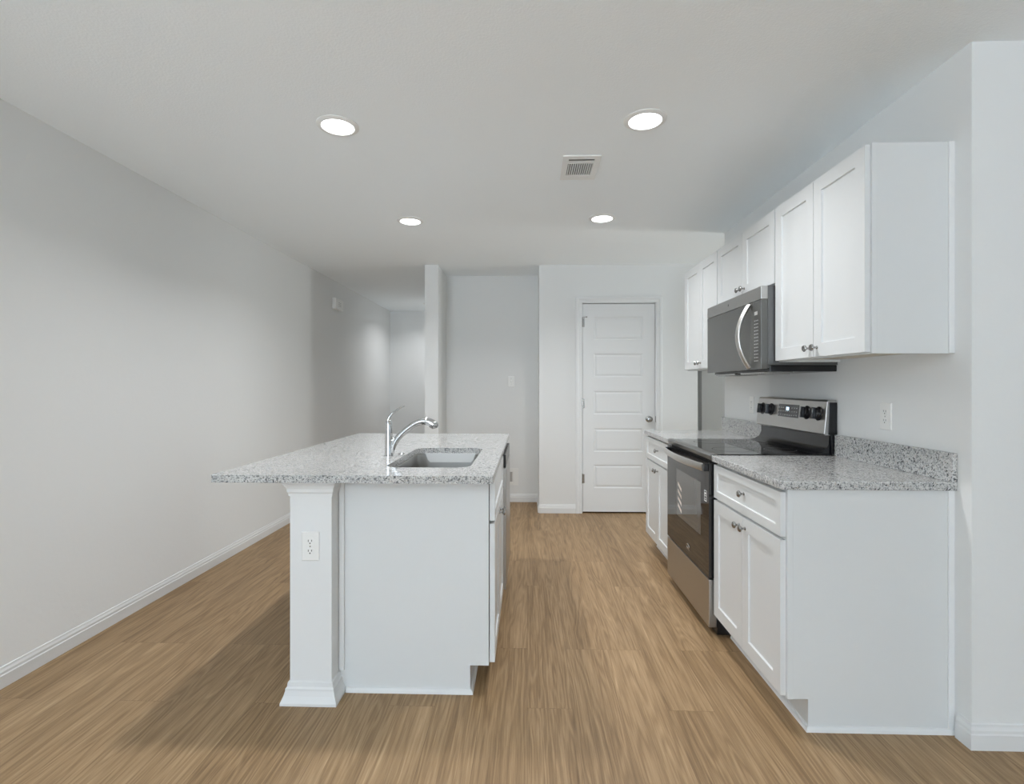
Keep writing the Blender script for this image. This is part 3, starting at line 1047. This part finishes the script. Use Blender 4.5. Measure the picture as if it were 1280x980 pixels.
MB().tube([(FXc + a, FYc, CT + b) for a, b, _ in c], [r for _, _, r in c], 20, up=(0, 1, 0)).build('spray_head', M_CHROME, t, smooth=True)
# hinge boss between body and spout
MB().lathe((FXc + 0.010, FYc, CT + 0.075), (1, 0, 0.25), [(0.011, 0), (0.011, 0.022), (0.008, 0.028)], 16).build('collar', M_CHROME, t, smooth=True)
t2 = MB().lathe((-0.635, 2.570, CT), (0, 0, 1), [(0.018, 0.0), (0.018, 0.002), (0.013, 0.005), (0.004, 0.006)], 20).build('hole_cover', M_CHROME, None, smooth=True)
tag(t2, 'small round chrome cap in the granite just behind the faucet', 'cap')

# ------------------------------------------------------------------ ceiling fixtures
DOWN_W = 8.1


def downlight(x, y, label, power=None):
    t = thing('recessed_downlight', (x, y, CEIL), label, 'ceiling light', 'round recessed ceiling lights')
    m = MB()
    m.lathe((x, y, CEIL), (0, 0, -1), [(0.094, 0.0002), (0.094, 0.003), (0.086, 0.0075), (0.073, 0.009), (0.071, 0.004), (0.0705, 0.0003)], 48)
    m.build('trim_ring', M_PLASTIC, t, smooth=True)
    m = MB().lathe((x, y, CEIL), (0, 0, -1), [(0.070, 0.0012), (0.070, 0.0035), (0.05, 0.0048)], 48)
    m.build('lens', M_LED, t, label='bright white lens')
    l = bpy.data.lights.new('downlight_lamp', 'AREA')
    l.shape, l.size, l.energy, l.color, l.spread = 'DISK', 0.13, power or DOWN_W, (0.97, 0.98, 1.0), math.radians(142)
    lo = bpy.data.objects.new('downlight_lamp', l)
    COL.objects.link(lo)
    lo.parent = t
    lo.location = (0, 0, -0.012)


downlight(-0.865, 2.315, 'round recessed ceiling light, lit, near the camera on the island side')
downlight(0.527, 2.305, 'round recessed ceiling light, lit, near the camera on the range side by the vent')
downlight(-0.842, 3.665, 'round recessed ceiling light, lit, farther pair, over the far island end')
downlight(0.531, 3.645, 'round recessed ceiling light, lit, farther pair, beyond the ceiling vent')
downlight(-1.405, 7.35, 'recessed hall ceiling light, only its edge showing left of the narrow wall end', 5.5)

t = thing('ceiling_vent', (0.285, 2.79, CEIL), 'white rectangular ceiling air register with dark louvre slots', 'vent')
vx0, vx1, vy0, vy1 = 0.187, 0.384, 2.645, 2.945
m = MB(lambda u, v, w: (u, v, CEIL - w))
m.front(vx0, vx1, vy0, vy1, 0.0003, 0.008, [(vx0 + 0.03, vx1 - 0.03, vy0 + 0.035, vy0 + 0.075), (vx0 + 0.03, vx1 - 0.03, vy0 + 0.088, vy1 - 0.060)], [(0.001, 0.006)])
m.build('frame', M_PLASTIC, t, bevel=0.0015)
m = MB(lambda u, v, w: (u, v, CEIL - w))
m.box(vx0 + 0.031, vx1 - 0.031, vy0 + 0.036, vy0 + 0.074, 0.0020, 0.0026).box(vx0 + 0.031, vx1 - 0.031, vy0 + 0.089, vy1 - 0.061, 0.0020, 0.0026)
m.build('duct_opening', M_VOID, t, label='dark opening')
for i in range(12):
    u = vx0 + 0.034 + i * (vx1 - vx0 - 0.070) / 11
    m = MB(lambda u, v, w: (u, v, CEIL - w))
    m.loft([[(u, v, 0.0028), (u + 0.0022, v, 0.0028), (u + 0.0060, v, 0.0085), (u + 0.0038, v, 0.0085)] for v in (vy0 + 0.088, vy1 - 0.060)])
    m.build('louvre', M_PLASTIC, t)
for i in range(3):
    v = vy0 + 0.042 + i * 0.012
    m = MB(lambda u, v, w: (u, v, CEIL - w))
    m.loft([[(u, v, 0.0028), (u, v + 0.002, 0.0028), (u, v + 0.005, 0.0085), (u, v + 0.003, 0.0085)] for u in (vx0 + 0.031, vx1 - 0.031)])
    m.build('louvre', M_VOID if i < 1 else M_PLASTIC, t)

# door chime on the left wall
f = lambda u, v, w: (LX + w, u, v)
t = thing('door_chime', (LX, 5.78, 2.12), 'small white door chime box high on the left wall near the hall', 'chime')
MB(f).box(5.655, 5.895, 2.115, 2.240, 0.0005, 0.046).build('cover', M_PLASTIC, t, bevel=0.012, segs=3)
for k in range(3):
    MB(f).box(5.735, 5.815, 2.155 + k * 0.018, 2.160 + k * 0.018, 0.0455, 0.0470).build('slot', M_RECESS, t)
